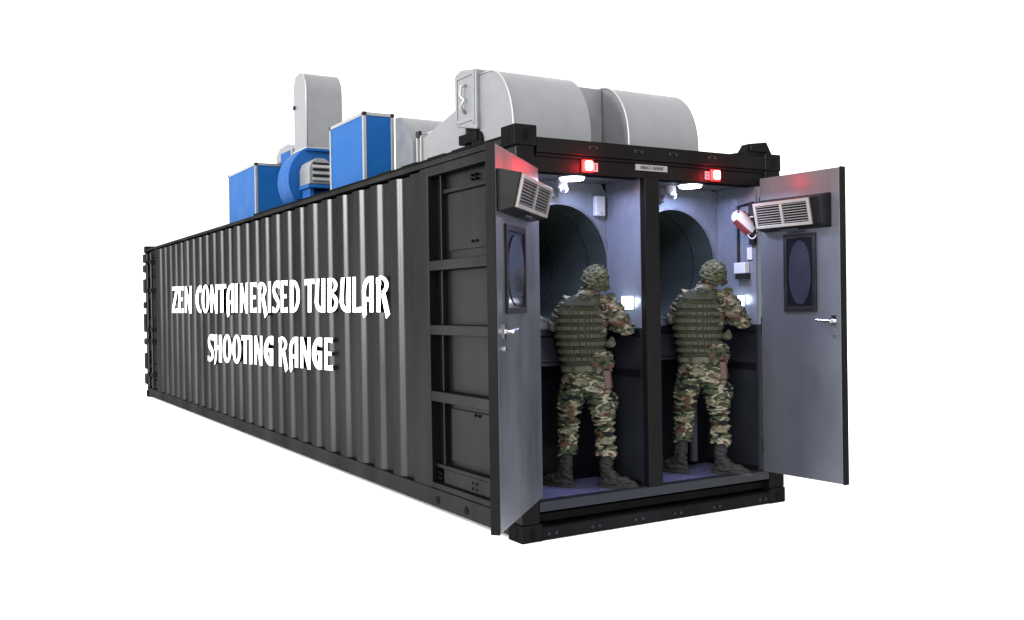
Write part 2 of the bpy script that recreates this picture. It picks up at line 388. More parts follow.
# rear end framing with locking gear
for xa, sg in ((0, 1), (WD, -1)):
    b = MB()
    def q(x0, x1, y0, y1, z0, z1): b.box((min(xa+sg*x0, xa+sg*x1), y0, z0), (max(xa+sg*x0, xa+sg*x1), y1, z1))
    q(-.004, .08, 11.78, 11.95, .17, 2.66); q(.05, .09, 11.95, 12.74, .17, 2.66)
    for z0, z1 in ((2.52, 2.60), (2.18, 2.30), (1.80, 1.88), (1.30, 1.42), (.86, .98), (.55, .62), (.22, .34)): q(-.002, .05, 11.95, 12.74, z0, z1)
    B(b, 'rear_frame', 'paint', ct, bevel=.008)
    for y in (12.15, 12.5):
        b = MB(); b.tube([(xa-sg*.03, y, .2), (xa-sg*.03, y, 2.6)], .022, 10)
        for z in (.4, 1.0, 1.2, 1.9, 2.4): b.box((xa-.06, y-.05, z), (xa+.06, y+.05, z+.07))
        B(b, 'locking_bar', 'paint', ct, bevel=.004)
    for z, h in ((.22, .20), (.50, .30), (.95, .12), (1.18, .34), (1.62, .12), (1.9, .26), (2.28, .14), (2.46, .16)):
        b = MB(); b.box((min(xa-sg*.02, xa+sg*.10), LN+.002, z), (max(xa-sg*.02, xa+sg*.10), LN+.15, z+h)); B(b, 'door_hinge', 'paint', ct, bevel=.02)

# ------------------------------------------------------------------ lettering on the side wall
GL = {}
def ring(cx, cy, rx, ry, tx, ty, a0, a1, n=14):
    out = []
    for k in range(n):
        a, c = [math.radians(a0+(a1-a0)*(k+d)/n) for d in (0, 1)]
        out.append([(cx+rx*math.cos(a), cy+ry*math.sin(a)), (cx+rx*math.cos(c), cy+ry*math.sin(c)),
                    (cx+(rx-tx)*math.cos(c), cy+(ry-ty)*math.sin(c)), (cx+(rx-tx)*math.cos(a), cy+(ry-ty)*math.sin(a))])
    return out
def R4(x0, y0, x1, y1): return [(x0, y0), (x1, y0), (x1, y1), (x0, y1)]
T = .30
GL['I'] = [[(0, 0), (1, 0), (.95, 1), (.05, 1)]]
GL['L'] = [R4(0, 0, .36, 1), [(.36, 0), (1, 0), (.98, .16), (.36, .12)]]
GL['E'] = [R4(0, 0, .36, 1), [(.36, 0), (1, 0), (.96, .17), (.36, .13)], R4(.36, .45, .85, .57), [(.36, .88), (.95, .84), (1, 1), (.36, 1)]]
GL['T'] = [R4(.33, 0, .68, .87), [(-.02, .82), (1.02, .86), (1, 1), (0, 1)]]
GL['Z'] = [[(0, 0), (1, 0), (.97, .16), (.05, .13)], [(.05, .86), (.97, .87), (1, 1), (.05, 1)], [(0, .13), (.4, .13), (.97, .87), (.6, .87)]]
GL['N'] = [[(0, 0), (.27, 0), (.27, 1), (0, 1)], [(.73, -.03), (1, -.03), (1, 1), (.73, 1)], [(.27, 1), (.27, .62), (.73, -.02), (.73, .36)]]
GL['O'] = ring(.5, .5, .5, .52, .31, .12, 0, 360, 28)
GL['C'] = ring(.92, .5, .92, .51, .50, .13, 92, 268, 18) + [[(.62, .78), (1, .74), (1, 1), (.86, 1.01)], [(.80, -.01), (1, -.01), (1, .10), (.80, .14)]]
GL['G'] = ring(.80, .5, .80, .51, .42, .13, 90, 270, 18) + [R4(.66, 0, 1, .58), R4(.50, .46, .66, .58), [(.66, .74), (1, .70), (1, 1), (.80, 1.01)]]
GL['D'] = [R4(0, 0, .36, .78), [(0, .80), (.42, .78), (.36, 1), (0, 1)]] + ring(.34, .5, .66, .50, .30, .11, -90, 90, 18)
GL['B'] = [R4(0, 0, .36, .78), [(0, .80), (.42, .78), (.36, 1), (0, 1)]] + ring(.33, .78, .60, .22, .30, .08, -90, 90, 12) + ring(.33, .28, .67, .28, .32, .12, -90, 90, 12)
GL['R'] = [R4(.02, 0, .30, .76), [(-.03, .78), (.36, .76), (.30, .98), (-.02, .95)]] + ring(.28, .74, .64, .26, .28, .09, -70, 95, 14) + \
          [[(.36, .50), (.66, .55), (1.03, -.06), (.74, -.18)]]
GL['A'] = [R4(.66, 0, 1, .80), [(.62, .82), (1, .82), (1, 1), (.70, 1)]] + ring(.72, .55, .70, .45, .32, .14, 90, 180, 14) + \
          [[(.04, -.02), (.16, -.17), (.42, -.06), (.33, .55)], [(.02, .55), (.34, .55), (.36, .0), (.05, .0)], R4(.34, .30, .67, .42)]
GL['H'] = [[(.0, -.14), (.20, -.04), (.36, .45), (.20, .52)], R4(.06, .40, .36, 1), R4(.64, -.02, 1, .99), R4(.35, .46, .65, .60)]
GL['U'] = [[(0, .34), (.33, .34), (.44, 1), (.12, .99)], R4(.66, 0, 1, 1)] + ring(.66, .35, .66, .35, .33, .16, 180, 270, 12)
GL['S'] = ring(.62, .72, .60, .29, .34, .12, 92, 215, 12) + ring(.40, .27, .60, .28, .34, .12, -90, 40, 12) + \
          [[(.10, .52), (.34, .68), (.92, .42), (.66, .30)], [(.60, .80), (.98, .76), (.98, 1), (.62, 1.01)], [(.02, .0), (.42, -.01), (.40, .12), (.02, .20)]]
ROWS = [
('Z',10.645,1.537,10.610,1.958,10.200,1.537,10.167,1.952),
('E',10.175,1.537,10.142,1.952,9.794,1.537,9.761,1.947),
('N',9.713,1.537,9.681,1.946,9.275,1.537,9.244,1.940),
('C',9.005,1.537,8.975,1.937,8.659,1.537,8.630,1.933),
('O',8.623,1.537,8.595,1.932,8.193,1.537,8.165,1.927),
('N',8.113,1.537,8.086,1.926,7.741,1.537,7.714,1.921),
('T',7.728,1.537,7.702,1.921,7.303,1.537,7.278,1.916),
('A',7.273,1.537,7.248,1.915,6.901,1.537,6.877,1.911),
('I',6.845,1.537,6.822,1.910,6.736,1.537,6.712,1.908),
('N',6.617,1.537,6.594,1.907,6.272,1.537,6.250,1.903),
('E',6.181,1.537,6.159,1.902,5.891,1.536,5.870,1.898),
('R',5.843,1.536,5.822,1.898,5.486,1.536,5.465,1.894),
('I',5.450,1.536,5.429,1.894,5.347,1.536,5.327,1.893),
('S',5.281,1.536,5.262,1.892,5.025,1.536,5.005,1.889),
('E',4.980,1.536,4.961,1.889,4.744,1.536,4.725,1.886),
('D',4.664,1.536,4.646,1.885,4.342,1.536,4.324,1.882),
('T',4.183,1.536,4.166,1.880,3.900,1.536,3.883,1.876),
('U',3.882,1.536,3.866,1.876,3.588,1.536,3.572,1.871),
('B',3.516,1.536,3.501,1.870,3.240,1.536,3.225,1.866),
('U',3.195,1.536,3.180,1.865,2.923,1.536,2.909,1.861),
('L',2.875,1.536,2.861,1.860,2.663,1.536,2.650,1.857),
('A',2.652,1.536,2.639,1.857,2.393,1.536,2.380,1.853),
('R',2.326,1.536,2.313,1.851,2.050,1.536,2.038,1.847),
('S',8.319,0.853,8.292,1.230,7.995,0.861,7.969,1.234),
('H',7.957,0.862,7.932,1.234,7.555,0.871,7.530,1.239),
('O',7.498,0.873,7.474,1.240,7.073,0.883,7.049,1.245),
('O',7.020,0.884,6.997,1.245,6.621,0.894,6.599,1.250),
('T',6.603,0.894,6.580,1.250,6.268,0.902,6.247,1.254),
('I',6.244,0.903,6.223,1.254,6.127,0.906,6.106,1.255),
('N',6.024,0.908,6.003,1.257,5.716,0.916,5.697,1.260),
('G',5.646,0.917,5.626,1.261,5.294,0.926,5.275,1.265),
('R',5.084,0.931,5.065,1.268,4.771,0.938,4.754,1.271),
('A',4.725,0.940,4.707,1.272,4.430,0.947,4.413,1.275),
('N',4.351,0.949,4.334,1.276,4.041,0.956,4.025,1.280),
('G',3.992,0.957,3.976,1.280,3.705,0.964,3.689,1.284),
('E',3.635,0.966,3.620,1.284,3.402,0.971,3.388,1.287)]
for ch, y0, z0, y1, z1, y2, z2, y3, z3 in ROWS:
    b = MB()
    for i, qd in enumerate(GL[ch]):
        e = .0004*(i % 4)
        P = []
        for xx in (-.002-e, -.0035-e):
            for u, v in qd:
                bt = (y0+(y2-y0)*u, z0+(z2-z0)*u); tp = (y1+(y3-y1)*u, z1+(z3-z1)*u)
                P.append((xx, bt[0]+(tp[0]-bt[0])*v, bt[1]+(tp[1]-bt[1])*v))
        b.poly(P, [(0,1,2,3),(7,6,5,4),(0,4,5,1),(1,5,6,2),(2,6,7,3),(3,7,4,0)])
    B(b, 'letter', 'letter', sw)

# ------------------------------------------------------------------ doors (a frame: s along the leaf, n out of its inner face, z up)
Zv = Vector((0, 0, 1))
def door(o, d, n, width, z0, z1, win, hs, flip):
    o, d, n = Vector(o), Vector(d).normalized(), Vector(n).normalized()
    b = MB(); b.obox(o, d, n, Zv, (0, -.045, z0), (width, 0, z1))
    dr = B(b, 'door', 'steel', ct, bevel=.003)
    b = MB(); b.obox(o, d, n, Zv, (width+.001, -.055, z0-.005), (width+.012, -.002, z1+.005)); b.obox(o, d, n, Zv, (0, -.052, z0), (width, -.046, z1))
    B(b, 'door_edge', 'frame', dr)
    s0, s1, w0, w1 = win
    b = MB()
    for a in ((s0, s0+.03, w0, w1), (s1-.03, s1, w0, w1), (s0+.03, s1-.03, w0, w0+.035), (s0+.03, s1-.03, w1-.035, w1)):
        b.obox(o, d, n, Zv, (a[0], 0.001, a[2]), (a[1], .016, a[3]))
    wn = B(b, 'window', 'black', dr, bevel=.003)
    b = MB(); b.obox(o, d, n, Zv, (s0+.03, .001, w0+.035), (s1-.03, .006, w1-.035)); B(b, 'window_pane', 'glass', dr)
    b = MB(); cs, cz = (s0+s1)/2, (w0+w1)/2; rx, rz = (s1-s0)/2-.045, (w1-w0)/2-.05
    b.prism([(cs+rx*math.cos(2*PI*k/40), cz+rz*math.sin(2*PI*k/40)) for k in range(40)], lambda u, v, w: tuple(o+d*u+n*w+Zv*v), .007, .012)
    B(b, 'oval_reflection', 'oval', dr)  # paler oval stands for a reflection seen in the window
    b = MB()
    p = lambda s, t, z: tuple(o+d*s+n*t+Zv*z)
    b.tube([p(hs, 0, 1.43), p(hs, .05, 1.43)], .012, 10); b.tube([p(hs+.005, .05, 1.43), p(hs-.11, .05, 1.437)], .011, 10)
    b.obox(o, d, n, Zv, (hs-.02, .001, 1.39), (hs+.02, .006, 1.47))
    B(b, 'handle', 'chrome', dr, smooth=40)
    b = MB(); b.tube([p(hs+.005, 0, 1.33), p(hs+.005, .01, 1.33)], .014, 12); B(b, 'lock', 'chrome', dr)
    b = MB()
    for z in (z0+.2, (z0+z1)/2, z1-.2): b.tube([p(-.008, -.02, z-.06), p(-.008, -.02, z+.06)], .012, 10)
    B(b, 'hinge', 'frame', dr)
    return o, d, n
Lo = door((.155, -.02, 0), (-.726, -.688, 0), (.688, -.726, 0), 1.05, .30, 2.485, (.42, .88, 1.53, 2.05), .91, 0)
Ro = door((2.205, -.01, 0), (.066, -.998, 0), (-.998, -.066, 0), .705, .265, 2.525, (.225, .51, 1.50, 2.075), .65, 1)

# black louvred units on the doors
def air_unit(F, s0, s1, g0, g1, z0, z1, label):
    o, d, n = F
    base = o+d*(s0+s1)/2+n*.08+Zv*z0
    t = thing('louvred_air_unit', label, 'air unit', tuple(base), 'black louvred units on the open doors')
    P = lambda s, tt, z: o+d*s+n*tt+Zv*z
    dt, db = .145, .10
    b = MB()
    b.hexa([tuple(P(*q)) for q in ((s0,.002,z0-.02),(s1,.002,z0-.02),(s1,db,z0),(s0,db,z0),(s0,.002,z1+.03),(s1,.002,z1+.03),(s1,dt,z1),(s0,dt,z1))])
    B(b, 'housing', 'unit', t, bevel=.006)
    # grille frame on the sloped face
    Nv = (P(0, db, z0)-P(0, dt, z1)).cross(d).normalized()
    if Nv.dot(n) < 0: Nv = -Nv
    a = P(g0, db, z0+.005); up = (P(g0, dt, z1)-P(g0, db, z0)); h = up.length-.012; up = up.normalized(); w = g1-g0
    b = MB(); fr = .022
    for q in ((0, w, 0, fr), (0, w, h-fr, h), (0, fr, fr, h-fr), (w-fr, w, fr, h-fr), (w/2-fr/2, w/2+fr/2, fr, h-fr)):
        b.obox(a, d, Nv, up, (q[0], .001, q[2]), (q[1], .018, q[3]))
    g_ = B(b, 'grille', 'grille', t, bevel=.002)
    for half in ((fr, w/2-fr/2), (w/2+fr/2, w-fr)):
        b = MB(); n_ = 8
        for k in range(n_):
            zz = fr+(h-2*fr)*(k+.5)/n_
            q = [(half[0], .002, zz), (half[1], .002, zz), (half[1], .010, zz-.001), (half[0], .010, zz-.001)]
            pts = [tuple(a+d*x+Nv*y+up*z) for x, y, z in q]+[tuple(a+d*x+Nv*y+up*(z+.0035)) for x, y, z in q]
            b.hexa(pts)
        B(b, 'slats', 'grille', g_)
    b = MB(); b.obox(P((s0+s1)/2, db-.02, z0-.012), d, n, Zv, (-.08, -.01, -.012), (.08, .01, 0)); B(b, 'bracket', 'black', t)
    return t
air_unit(Lo, .25, 1.035, .27, 1.02, 2.125, 2.32, 'black louvred unit on the left door, seen from its blank black end')
air_unit(Ro, .035, .64, .06, .56, 2.125, 2.325, 'black louvred unit on the grey right door, its cream grille facing out')

# ------------------------------------------------------------------ small fittings
def lit(name, loc, col, power, rad):
    L = bpy.data.lights.new(name, 'POINT'); L.energy = power; L.color = col; L.shadow_soft_size = rad
    o = bpy.data.objects.new(name, L); C.objects.link(o); return o, loc
for cx, lb in ((.56, 'round glowing ceiling lamp in the booth left of the central post'), (1.655, 'round glowing ceiling lamp in the booth beside the grey right door')):
    t = thing('ceiling_lamp', lb, 'lamp', (cx, .165, 2.48), 'round white ceiling lamps')
    b = MB(); b.tube([(cx, .165, 2.479), (cx, .165, 2.466)], .095, 28); B(b, 'lamp_housing', 'white', t)
    b = MB(); b.tube([(cx, .165, 2.465), (cx, .165, 2.450)], [.088, .08], 28); B(b, 'diffuser', 'lamp', t)
    L = bpy.data.lights.new('lamp_light', 'AREA'); L.shape = 'DISK'; L.size = .14; L.energy = 19; L.color = (.50, .60, 1)
    o = bpy.data.objects.new('lamp_light', L); C.objects.link(o); o.parent = t; o.location = (0, 0, -.042); L.spread = math.radians(175)
for cx, nb, nx, lb in ((.58, '1', .645, 'glowing red warning lamp nearer the container side with white lettering'), (1.763, '2', 1.70, 'glowing red warning lamp nearer the grey right door')):
    t = thing('warning_lamp', lb, 'warning lamp', (cx, .022, 2.53), 'red warning lamps on the header')
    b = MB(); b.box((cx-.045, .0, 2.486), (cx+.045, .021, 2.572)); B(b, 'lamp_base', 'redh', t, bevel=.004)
    b = MB(); b.box((cx-.03, -.022, 2.498), (cx+.03, -.001, 2.562)); B(b, 'lens', 'redb', t, bevel=.012)
    L = bpy.data.lights.new('warning_light', 'POINT'); L.energy = 4.5; L.color = (1, .02, .04); L.shadow_soft_size = .03
    o = bpy.data.objects.new('warning_light', L); C.objects.link(o); o.parent = t; o.location = (0, -.11, .0)
def text_mesh(s, size, mirror, loc, rot, name, m, parent, sx=1.):
    cu = bpy.data.curves.new(name, 'FONT'); cu.body = s; cu.size = size; cu.align_x = 'CENTER'; cu.align_y = 'CENTER'; cu.extrude = .001; cu.offset = size*.012
    tmp = bpy.data.objects.new(name, cu); C.objects.link(tmp)
    bpy.context.view_layer.update()
    me = bpy.data.meshes.new_from_object(tmp.evaluated_get(bpy.context.evaluated_depsgraph_get()))
    bpy.data.objects.remove(tmp); bpy.data.curves.remove(cu)
    me.transform(Matrix.Translation(loc) @ rot @ Matrix.Diagonal((sx*(-1 if mirror else 1), 1, 1, 1)))
    me.materials.append(M[m]); o = bpy.data.objects.new(name, me); C.objects.link(o); o.parent = parent
    return o
RX = Matrix.Rotation(PI/2, 4, 'X')
for cx, nb, lb in ((.652, '1', 'small pale number sign beside the red lamp nearer the lettered side wall'), (1.690, '2', 'small pale number sign beside the red lamp nearer the grey right door')):
    t = thing('number_sign', lb, 'sign', (cx, .022, 2.525), 'number signs beside the red lamps')
    b = MB(); b.box((cx-.022, .014, 2.495), (cx+.022, .0215, 2.555)); B(b, 'sign_plate', 'signw', t)
    text_mesh(nb, .055, True, (0, -.0095, 0), RX, 'number', 'ink', t)
t = thing('header_sign', 'grey strip sign with mirrored black capitals on the header above the central post', 'sign', (1.155, .022, 2.548))
b = MB(); b.box((1.155-.145, .013, 2.527), (1.155+.145, .0215, 2.570)); B(b, 'sign_plate', 'signw', t)
text_mesh('FIRING CABIN', .032, True, (0, -.0105, -.0005), RX, 'sign_text', 'ink', t, 1.05)
for cx, lb in ((.585, 'white dome camera under the ceiling near the louvred unit with its blank end in view'), (1.60, 'white dome camera under the ceiling right of the central post')):
    t = thing('dome_camera', lb, 'camera', (cx, .32, 2.479), 'white dome cameras in the booths')
    b = MB(); b.tube([(cx, .32, 2.479), (cx, .32, 2.44), (cx, .32, 2.41)], [.042, .04, .036], 20); B(b, 'camera_body', 'white', t, smooth=40)
    b = MB(); b.ell((cx, .305, 2.405), .034, .034, .036); B(b, 'camera_dome', 'white', t, smooth=True)
    b = MB(); b.tube([(cx-.012, .29, 2.395), (cx-.018, .268, 2.388)], .013, 12); B(b, 'lens', 'black', t)
    b = MB(); b.box((cx-.06, .40, 2.36), (cx+.02, .449, 2.42)); tag(b.build('junction_box', 'ceil', origin=(cx-.02, .449, 2.39)),
        'small grey junction box behind the dome camera ' + ('above the first soldier' if cx < 1 else 'next to the central post'), 'junction box', 'junction boxes on the back walls').modifiers
t = MB().box((.945, .405, 2.235), (1.035, .449, 2.385)).build('wall_speaker', 'white', bevel=.008, origin=(.99, .449, 2.235))
tag(t, 'white upright box high on the wall to the right of the tube opening', 'wall box')
b = MB(); b.box((.985, .4, 2.25), (1.005, .4045, 2.262)); B(b, 'badge', 'alu', t)
# added glowing patches in place of lamp reflections on the partitions
for x, y0, y1, z0, z1, lb in ((1.0685, .13, .27, 1.53, 1.635, 'glowing white patch standing in for a lamp reflection on the middle partition beside the arm of the left soldier'), (2.1965, .15, .26, 1.54, 1.63, 'glowing white patch standing in for a lamp reflection on the far right partition partly behind the right soldier')):
    b = MB(); b.box((x-.004, y0, z0), (x, y1, z1)); t = b.build('reflection_patch', 'white', origin=(x, (y0+y1)/2, z0), bevel=.001); tag(t, lb, 'lamp reflection', 'added glowing patches for lamp reflections on the partitions')
    b = MB(); b.box((x-.0065, y0+.006, z0+.006), (x-.0045, y1-.006, z1-.006)); B(b, 'reflection_core', 'reflglow', t, bevel=.02)
    L = bpy.data.lights.new('reflection_halo_light', 'POINT'); L.energy = .9; L.color = (.75, .82, 1); L.shadow_soft_size = .04  # added point light, spreads a halo around the imitated reflection
    o = bpy.data.objects.new('reflection_halo_light', L); C.objects.link(o); o.parent = t; o.location = (-.07, 0, .055)
t = MB().box((.93, .435, 1.55), (1.04, .449, 1.645)).build('control_box', 'white', bevel=.004, origin=(.985, .449, 1.55)); tag(t, 'white framed dark square panel on the back wall just behind the left soldier\'s shoulder', 'control box')
b = MB(); b.box((.945, .43, 1.562), (1.025, .4345, 1.63)); B(b, 'dark_face', 'low', t)
# switch gear on the right partition
X2 = 2.198
b = MB(); b.box((X2-.05, .10, 1.80), (X2, .22, 1.885)); t = b.build('switch_box', 'white', bevel=.005, origin=(X2, .16, 1.80)); tag(t, 'white square switch box on the right partition below the narrow white plate', 'switch box')
b = MB(); b.box((X2-.045, .09, 1.755), (X2, .21, 1.799)); B(b, 'lower_cover', 'black', t)
b = MB(); b.box((X2-.012, .065, 1.905), (X2, .115, 2.0)); t = b.build('label_plate', 'white', bevel=.002, origin=(X2, .09, 1.905)); tag(t, 'narrow white plate on the right partition above the white switch box', 'plate')
b = MB(); b.tube([(X2-.012, .205, 1.885), (X2-.012, .205, 2.33), (X2-.012, .04, 2.345)], .011, 8); b.box((X2-.03, .02, 2.02), (X2, .075, 2.34))
t = b.build('cable_conduit', 'black', origin=(X2, .1, 1.885)); tag(t, 'black conduit running up the right partition from the switch box', 'conduit')
# red and white strobe unit with cables
o = Vector((2.13, .10, 2.205)); ax = Vector((-.45, .25, .50)).normalized(); sd = ax.cross(Vector((0, -1, .1))).normalized(); nn = ax.cross(sd).normalized()
t = thing('siren_unit', 'tilted white and red siren unit with looped cable beside the right door', 'siren', tuple(o))
b = MB(); b.tube([tuple(o+ax*s) for s in (-.11, -.09, .03, .07, .09, .098)], [.048, .053, .058, .05, .032, .01], 20)
B(b, 'siren_body', 'white', t, smooth=50)
b = MB(); b.obox(o, ax, sd, nn, (-.10, -.058, -.03), (.05, -.042, .03)); b.obox(o, ax, sd, nn, (-.10, .042, -.03), (.05, .066, .03)); B(b, 'red_cover', 'red', t, bevel=.006)
b = MB(); b.tube([tuple(o+ax*.075-nn*.03), tuple(o+ax*.08-nn*.048)], .009, 10); b.tube([tuple(o+ax*.075+nn*.03), tuple(o+ax*.08+nn*.048)], .009, 10); B(b, 'knob', 'black', t)
for k, (c0, r0, mm) in enumerate((((2.17, .02, 2.16), .06, 'black'), ((2.165, .035, 2.15), .075, 'white'))):
    b = MB(); b.tube([(c0[0]+.25*r0*math.cos(a), c0[1]-.5*r0*math.cos(a), c0[2]+r0*math.sin(a)*1.15) for a in [2*PI*j/20 for j in range(21)]], .005, 6)
    B(b, 'cable_loop', mm, t, smooth=True)
b = MB(); b.obox(o, ax, sd, nn, (-.05, -.02, -.02), (.0, .02, .02)); b.box((2.14, .07, 2.16), (X2, .13, 2.21)); B(b, 'mount', 'black', t)

# ------------------------------------------------------------------ roof equipment
RZ = 2.701
def elbow(x0, x1, yb, y_arc, yf, z_top, z_arc, name, label):
    """quarter-round duct: flat back at yb, straight top to y_arc, curving down to yf"""
    t = thing(name, label, 'duct', ((x0+x1)/2, (yb+yf)/2, RZ), 'silver elbow ducts at the front of the roof')
    pts = [(yb, RZ), (yb, z_top), (y_arc, z_top)]
    pts += [(y_arc-(y_arc-yf)*math.sin(a), z_arc+(z_top-z_arc)*math.cos(a)) for a in [PI/2*k/18 for k in range(1, 19)]] + [(yf, RZ)]
    b = MB(); b.prism(pts, lambda u, v, w: (w, u, v), x0, x1); B(b, 'duct_shell', 'duct', t, smooth=30)
    b = MB()   # bright folded seams along both curved edges
    for xx in (x0,):
        b.tube([(xx, y_arc+.12, z_top+.001)]+[(xx, y-.0, z) for y, z in pts[2:]], .009, 6)
    B(b, 'seam', 'seam', t, smooth=True)
    return t
e1 = elbow(.37, 1.07, 1.12, .98, .62, 3.375, 2.86, 'elbow_duct', 'large silver quarter round duct at the near roof corner with a handle on its collar')
e2 = elbow(1.44, 2.17, 1.12, .98, .62, 3.345, 2.86, 'elbow_duct', 'silver quarter round duct on the side of the roof above the right booth')
b = MB(); b.prism([(1.44, 3.02), (1.44, 3.435), (1.35, 3.46), (1.105, 3.42), (1.105, 2.95)], lambda u, v, w: (w, u, v), .33, 1.10); B(b, 'collar', 'duct', e1, bevel=.012)
b = MB(); b.box((.322, 1.12, 3.0), (.33, 1.15, 3.41)); b.box((.322, 1.40, 3.04), (.33, 1.43, 3.42)); b.box((.322, 1.15, 3.03), (.33, 1.40, 3.06)); b.box((.322, 1.15, 3.385), (.33, 1.40, 3.41)); B(b, 'collar_flange', 'duct', e1, bevel=.003)
b = MB(); b.tube([(.33, 1.26, 3.32), (.29, 1.27, 3.31), (.285, 1.28, 3.24), (.31, 1.25, 3.2), (.285, 1.28, 3.15), (.33, 1.27, 3.10)], .012, 8); B(b, 'handle', 'seam', e1, smooth=True)
b = MB(); b.tube([(.352, 1.14, 2.86), (.62, 1.14, 2.86)], .085, 24); b.box((.345, 1.125, 2.87), (.60, 1.42, 2.944)); B(b, 'dark_outlet', 'under', e1, smooth=40)
b = MB(); b.box((1.085, .95, RZ), (1.43, 1.6, 3.335)); c_ = b.build('duct_connector', 'duct', origin=(1.3, 1.3, RZ), bevel=.008); tag(c_, 'silver connecting duct between the two quarter round ducts', 'duct')

t = thing('tapered_duct', 'silver tapered duct sloping down from the collar of the large elbow duct', 'duct', (.75, 1.9, RZ))
b = MB(); P0 = [(.40, 1.45), (1.05, 1.45)]
b.hexa([(.42, 1.445, RZ), (1.05, 1.445, RZ), (1.05, 2.22, RZ), (.42, 2.22, RZ), (.42, 1.445, 3.235), (1.05, 1.445, 3.24), (1.05, 2.22, 3.27), (.42, 2.22, 3.06)])
B(b, 'duct_shell', 'duct', t, bevel=.008)
b = MB(); b.box((.405, 2.225, RZ), (1.06, 2.25, 3.09)); b.box((.405, 2.30, RZ), (1.06, 2.325, 3.13)); b.box((.43, 2.251, RZ), (1.05, 2.299, 3.07)); b.hexa([(.45, 2.326, RZ), (1.05, 2.326, RZ), (1.2, 2.85, RZ), (.67, 2.85, RZ), (.45, 2.326, 3.10), (1.05, 2.326, 3.2), (1.2, 2.85, 3.43), (.67, 2.85, 3.2)]); B(b, 'joint_flange', 'seam', t, bevel=.003)
b = MB(); b.box((.395, 2.24, 3.08), (.42, 2.31, 3.13)); B(b, 'clip', 'black', t)
t = thing('curved_duct', 'silver curved duct beside the blue box next to the tapered duct', 'duct', (.8, 2.8, RZ))
pts = [(3.255, RZ), (3.255, 3.44), (3.20, 3.44)] + [(3.20-.34*math.sin(a), 3.06+.38*math.cos(a)) for a in [PI/2*k/10 for k in range(0, 11)]] + [(2.86, RZ)]
b = MB(); b.prism(pts, lambda u, v, w: (w, u, v), .634, 1.2); B(b, 'duct_shell', 'duct', t, smooth=30)
b = MB(); b.tube([(.634, y, z) for y, z in pts[2:-1]], .01, 6); B(b, 'seam', 'seam', t, smooth=True)

def blue_box(x0, x1, y0, y1, z1, label):
    t = thing('filter_box', label, 'filter box', ((x0+x1)/2, (y0+y1)/2, RZ), 'blue boxes with silver frames on the roof')
    b = MB(); w = .034
    b.box((x0+.008, y0+.008, RZ), (x1-.008, y1-.008, z1-.008)); B(b, 'panel', 'blue', t)
    b = MB()
    for x in (x0, x1-w):
        for y in (y0, y1-w): b.box((x, y, RZ), (x+w, y+w, z1-w-.001))
    B(b, 'upright', 'alu', t, bevel=.004)
    b = MB()
    for x in (x0, x1-w):
        b.box((x, y0+w+.001, z1-w), (x+w, y1-w-.001, z1)); b.box((x, y0+w+.001, RZ), (x+w, y1-w-.001, RZ+w))
    for y in (y0, y1-w): b.box((x0+w+.001, y, z1-w), (x1-w-.001, y+w, z1)); b.box((x0+w+.001, y, RZ), (x1-w-.001, y+w, RZ+w))
    B(b, 'rail', 'alu', t, bevel=.004)
    for x in (x0, x1-w):
        for y in (y0, y1-w):
            b = MB(); b.box((x-.003, y-.003, z1-w), (x+w+.003, y+w+.003, z1+.003)); B(b, 'corner_cap', 'black', t, bevel=.004)
    b = MB(); b.box((x0+.02, y0+.02, z1-.02), (x1-.02, y1-.02, z1-.004)); B(b, 'lid', 'alu', t)
    return t
blue_box(.30, .63, 3.27, 4.19, 3.485, 'blue box with silver edges nearest the ducts, tall and close to the stack')
blue_box(.30, .80, 6.89, 8.21, 3.49, 'blue box with silver edges farthest along the roof beyond the round fan')
# small top piece behind the far box
b = MB(); b.prism([(7.0, 3.495), (7.0, 3.60), (6.85, 3.68), (6.55, 3.70), (6.35, 3.62), (6.35, 3.2), (6.8, 3.2), (6.8, 3.495)], lambda u, v, w: (w, u, v), .62, 1.0)
t = b.build('far_duct', 'duct', origin=(.8, 6.7, 3.2), bevel=.01); tag(t, 'low silver duct piece resting between the far blue box and the round fan', 'duct')
b = MB(); b.box((.612, 6.42, 3.42), (.619, 6.78, 3.60)); B(b, 'blue_patch', 'blued', t)

# centrifugal fan: round casing, outlet, motor
t = thing('blower_fan', 'round blue fan casing with a grey louvred motor cover below the tall duct', 'fan', (.62, 5.4, RZ))
cx, cz, R_ = .62, 3.06, .43
b = MB()
pts = [(cx+R_*(1+.10*k/30)*math.cos(a), cz+R_*(1+.10*k/30)*math.sin(a)) for k, a in [(k, -PI*.45 - 1.55*PI*k/30+0.) for k in range(31)]]
pts = [(cx+R_*math.cos(a), cz+R_*math.sin(a)) for a in [PI*.5+PI*1.35*k/30 for k in range(31)]]
b.prism([(.42, 3.43)]+[p for p in pts if True][2:]+[(.95, 2.75), (.95, 3.43)], lambda u, v, w: (u, w, v), 5.22, 5.62); B(b, 'casing', 'blued', t, smooth=35)
b = MB(); b.box((.40, 5.18, 3.40), (.90, 5.66, 3.43)); b.box((.3, 4.85, 2.93), (.75, 5.18, 2.97)); b.box((.33, 4.9, RZ), (.38, 5.15, 2.93)); b.box((.6, 4.9, RZ), (.65, 5.15, 2.93)); B(b, 'fan_stand', 'blued', t, bevel=.004)
b = MB(); b.prism([(.31, 2.975), (.31, 3.15), (.335, 3.22), (.40, 3.265), (.50, 3.265), (.56, 3.22), (.58, 3.15), (.58, 2.975)], lambda u, v, w: (u, w, v), 4.86, 5.18); mc = B(b, 'motor_cover', 'duct', t, bevel=.008)
b = MB()
for z in (3.02, 3.09, 3.16): b.prism([(4.858, z), (4.83, z-.008), (4.83, z+.006), (4.858, z+.03)], lambda u, v, w: (w, u, v), .35, .55)
